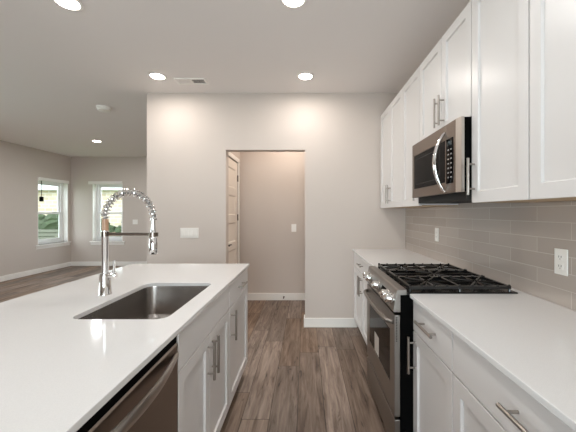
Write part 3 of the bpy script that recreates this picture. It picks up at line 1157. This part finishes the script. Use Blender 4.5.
# ------------------------------------------------------------------ ceiling fittings
def can_light(x, y, label, power=CAN_POWER, col=CAN_COL, group='recessed ceiling lights'):
    t = thing('recessed_light', label, 'ceiling light', (x, y, H), group)
    rg = nb()
    n = 32
    prof = [(0.088, -0.0005), (0.088, -0.004), (0.080, -0.0075), (0.068, -0.006), (0.066, -0.0005)]
    rings = [[rg.verts.new((x + r * math.cos(2 * PI * k / n), y + r * math.sin(2 * PI * k / n), H + h)) for k in range(n)] for r, h in prof]
    for i in range(len(rings)):
        q, s = rings[i], rings[(i + 1) % len(rings)]
        for k in range(n):
            rg.faces.new((q[k], q[(k + 1) % n], s[(k + 1) % n], s[k]))
    obj('trim_ring', rg, 'trim', t, smooth=True)
    obj('lens', lathe(nb(), [(0.0655, -0.0006), (0.0655, -0.004), (0.06, -0.011), (0.045, -0.017), (0.02, -0.0205)], x, y, 32, cz=H), 'lens', t)
    d = bpy.data.lights.new('can_lamp', 'AREA')
    d.shape = 'DISK'
    d.size = 0.12
    d.energy = power
    d.color = col
    d.spread = math.radians(180)
    o = bpy.data.objects.new('can_lamp', d)
    C.objects.link(o)
    o.parent = t
    o.location = (0, 0, -0.024)
    return t


can_light(-1.516, 3.175, 'round recessed light left of the ceiling vent', CAN_POWER, CAN_WARM)
can_light(0.0, 3.175, 'round recessed light in front of the doorway, right of the ceiling vent', CAN_POWER, CAN_WARM)
can_light(-0.08, 2.03, 'recessed light over the aisle cut by the top edge of the frame')
can_light(-1.58, 2.06, 'recessed light over the island cut by the top edge at upper left')
can_light(-4.08, 6.06, 'small-looking recessed light far back on the living room ceiling', 20, CAN_NEUTRAL)
for x, y, p in ((-0.05, 0.8, 8), (-1.6, 0.8, 2), (-0.05, -1.2, 8), (-2.6, -1.2, 8)):
    can_light(x, y, 'added recessed ceiling light outside the frame, brightens the living room', p, CAN_NEUTRAL)
can_light(-4.45, 4.2, 'added recessed ceiling light outside the frame, brightens the living room', 20, CAN_NEUTRAL)  # unseen lamp added to brighten the living-room walls
can_light(-0.2, 4.25, 'recessed ceiling light of the hall, hidden behind the doorway head', 11, (1.0, 0.87, 0.75))

vx0, vx1, vy0, vy1 = -1.375, -1.043, 3.22, 3.365
t = thing('ceiling_vent', 'white rectangular air vent in the ceiling above the back wall', 'vent', ((vx0 + vx1) / 2, (vy0 + vy1) / 2, H))
fb = nb()
e = 0.022
xm = (vx0 + vx1) / 2
for a in ((vx0, vx1, vy0, vy0 + e), (vx0, vx1, vy1 - e, vy1), (vx0, vx0 + e, vy0 + e, vy1 - e), (vx1 - e, vx1, vy0 + e, vy1 - e),
          (xm - 0.008, xm + 0.008, vy0 + e, vy1 - e)):
    box(fb, *a, H - 0.011, H - 0.0005)
obj('frame', fb, 'trim', t, bevel=0.002)
obj('backing', B(vx0 + e, vx1 - e, vy0 + e, vy1 - e, H - 0.002, H - 0.0005), 'dark', t)
for side, (a, b) in ((-1, (vx0 + e, xm - 0.008)), (1, (xm + 0.008, vx1 - e))):
    lb = nb()
    n = 11
    for k in range(n):
        x = a + (b - a) * (k + 0.5) / n
        dx = 0.0055
        # blades lean away from the middle of the vent
        p = [(x - dx * side, H - 0.0025), (x + dx * side, H - 0.0105), (x + dx * side + 0.0012, H - 0.0105), (x - dx * side + 0.0012, H - 0.0025)]
        prism_y(lb, p, vy0 + e, vy1 - e)
    obj('louvers', lb, 'trim', t)

t = thing('smoke_detector', 'white round smoke detector on the living room ceiling', 'smoke detector', (-2.68, 4.12, H))
obj('base', lathe(nb(), [(0.088, -0.0005), (0.088, -0.014), (0.082, -0.016)], -2.68, 4.12, 28, cz=H), 'plastic', t, smooth=True)
obj('cover', lathe(nb(), [(0.079, -0.0162), (0.076, -0.042), (0.058, -0.052), (0.02, -0.054)], -2.68, 4.12, 28, cz=H), 'plastic', t, smooth=True)

# ------------------------------------------------------------------ dark cord with block in the left window
t = thing('hanging_block', 'dark cord with a small black block hanging in the left window', 'cord', (XL - 0.05, 6.985, 1.60))
obj('cord', tube(nb(), [(XL - 0.05, 6.985, 2.0775), (XL - 0.05, 6.985, 1.69)], 0.006, 6), 'matteblack', t)
obj('block', B(XL - 0.075, XL - 0.025, 6.95, 7.02, 1.59, 1.70), 'matteblack', t, bevel=0.008)

# ------------------------------------------------------------------ outdoors
struct('lawn', B(-40, 4, YF + 0.21, 45, -0.35, -0.30), 'grass').name = 'ground'
struct('ground_side', B(-40, XL - 0.21, -10, YF + 0.21, -0.35, -0.30), 'grass')
t = thing('neighbor_house', 'tan stone house with white eaves seen through the windows', 'house', (-12, 18, -0.3))
obj('wall', B(-22, -4, 17.0, 24.0, -0.3, 2.55), 'brick', t)
obj('eaves', B(-22.4, -3.6, 16.6, 24.4, 2.55, 3.1), 'siding', t)
obj('gable_siding', B(-22, -4, 16.95, 24, 3.1, 4.6), 'siding', t)
rf = nb()
prism_y(rf, [(-22.6, 4.6), (-3.4, 4.6), (-13, 8.0)], 16.5, 24.5)
obj('roof', rf, 'roof', t)


def hedge(x0, x1, y, z1, seed, label):
    rnd = random.Random(seed)
    bm = nb()
    for k in range(int((x1 - x0) * 7)):
        c = Vector((rnd.uniform(x0 + 0.3, x1 - 0.3), y + rnd.uniform(-0.3, 0.3), rnd.uniform(-0.05, z1 - 0.3)))
        r = rnd.uniform(0.28, 0.42)
        m4 = Matrix.Translation(c)
        res = bmesh.ops.create_icosphere(bm, subdivisions=2, radius=r, matrix=m4)
        for v in res['verts']:
            v.co += Vector((rnd.uniform(-1, 1), rnd.uniform(-1, 1), rnd.uniform(-1, 1))) * 0.07
    o = obj('hedge', bm, 'hedge', org=((x0 + x1) / 2, y, -0.3))
    tag(o, label, 'hedge', 'hedges outside')


hedge(-16, -11.2, 15.5, 1.28, 3, 'dark green hedge outside the left window')
hedge(-11.0, -6.5, 15.0, 1.35, 5, 'green hedge outside the far window')


def fence(x0, x1, y, z1, material, label):
    t = thing('slat_fence', label, 'fence', ((x0 + x1) / 2, y, -0.3))
    n = int((z1 + 0.3) / 0.14)
    for k in range(n):
        zz = -0.27 + k * 0.14
        obj('slat', B(x0, x1, y - 0.012, y + 0.012, zz, zz + 0.115), material, t)
    k = int((x1 - x0) / 1.8) + 1
    for i in range(k + 1):
        x = x0 + 0.05 + (x1 - x0 - 0.1) * i / k
        obj('post', B(x - 0.045, x + 0.045, y + 0.0125, y + 0.10, -0.3, z1), material, t)


fence(-14.0, -8.8, 12.0, 0.82, 'fence', 'low grey slat fence outside the left window')
fence(-8.7, -5.0, 12.0, 0.58, 'mulch', 'low brown board fence outside the far window')
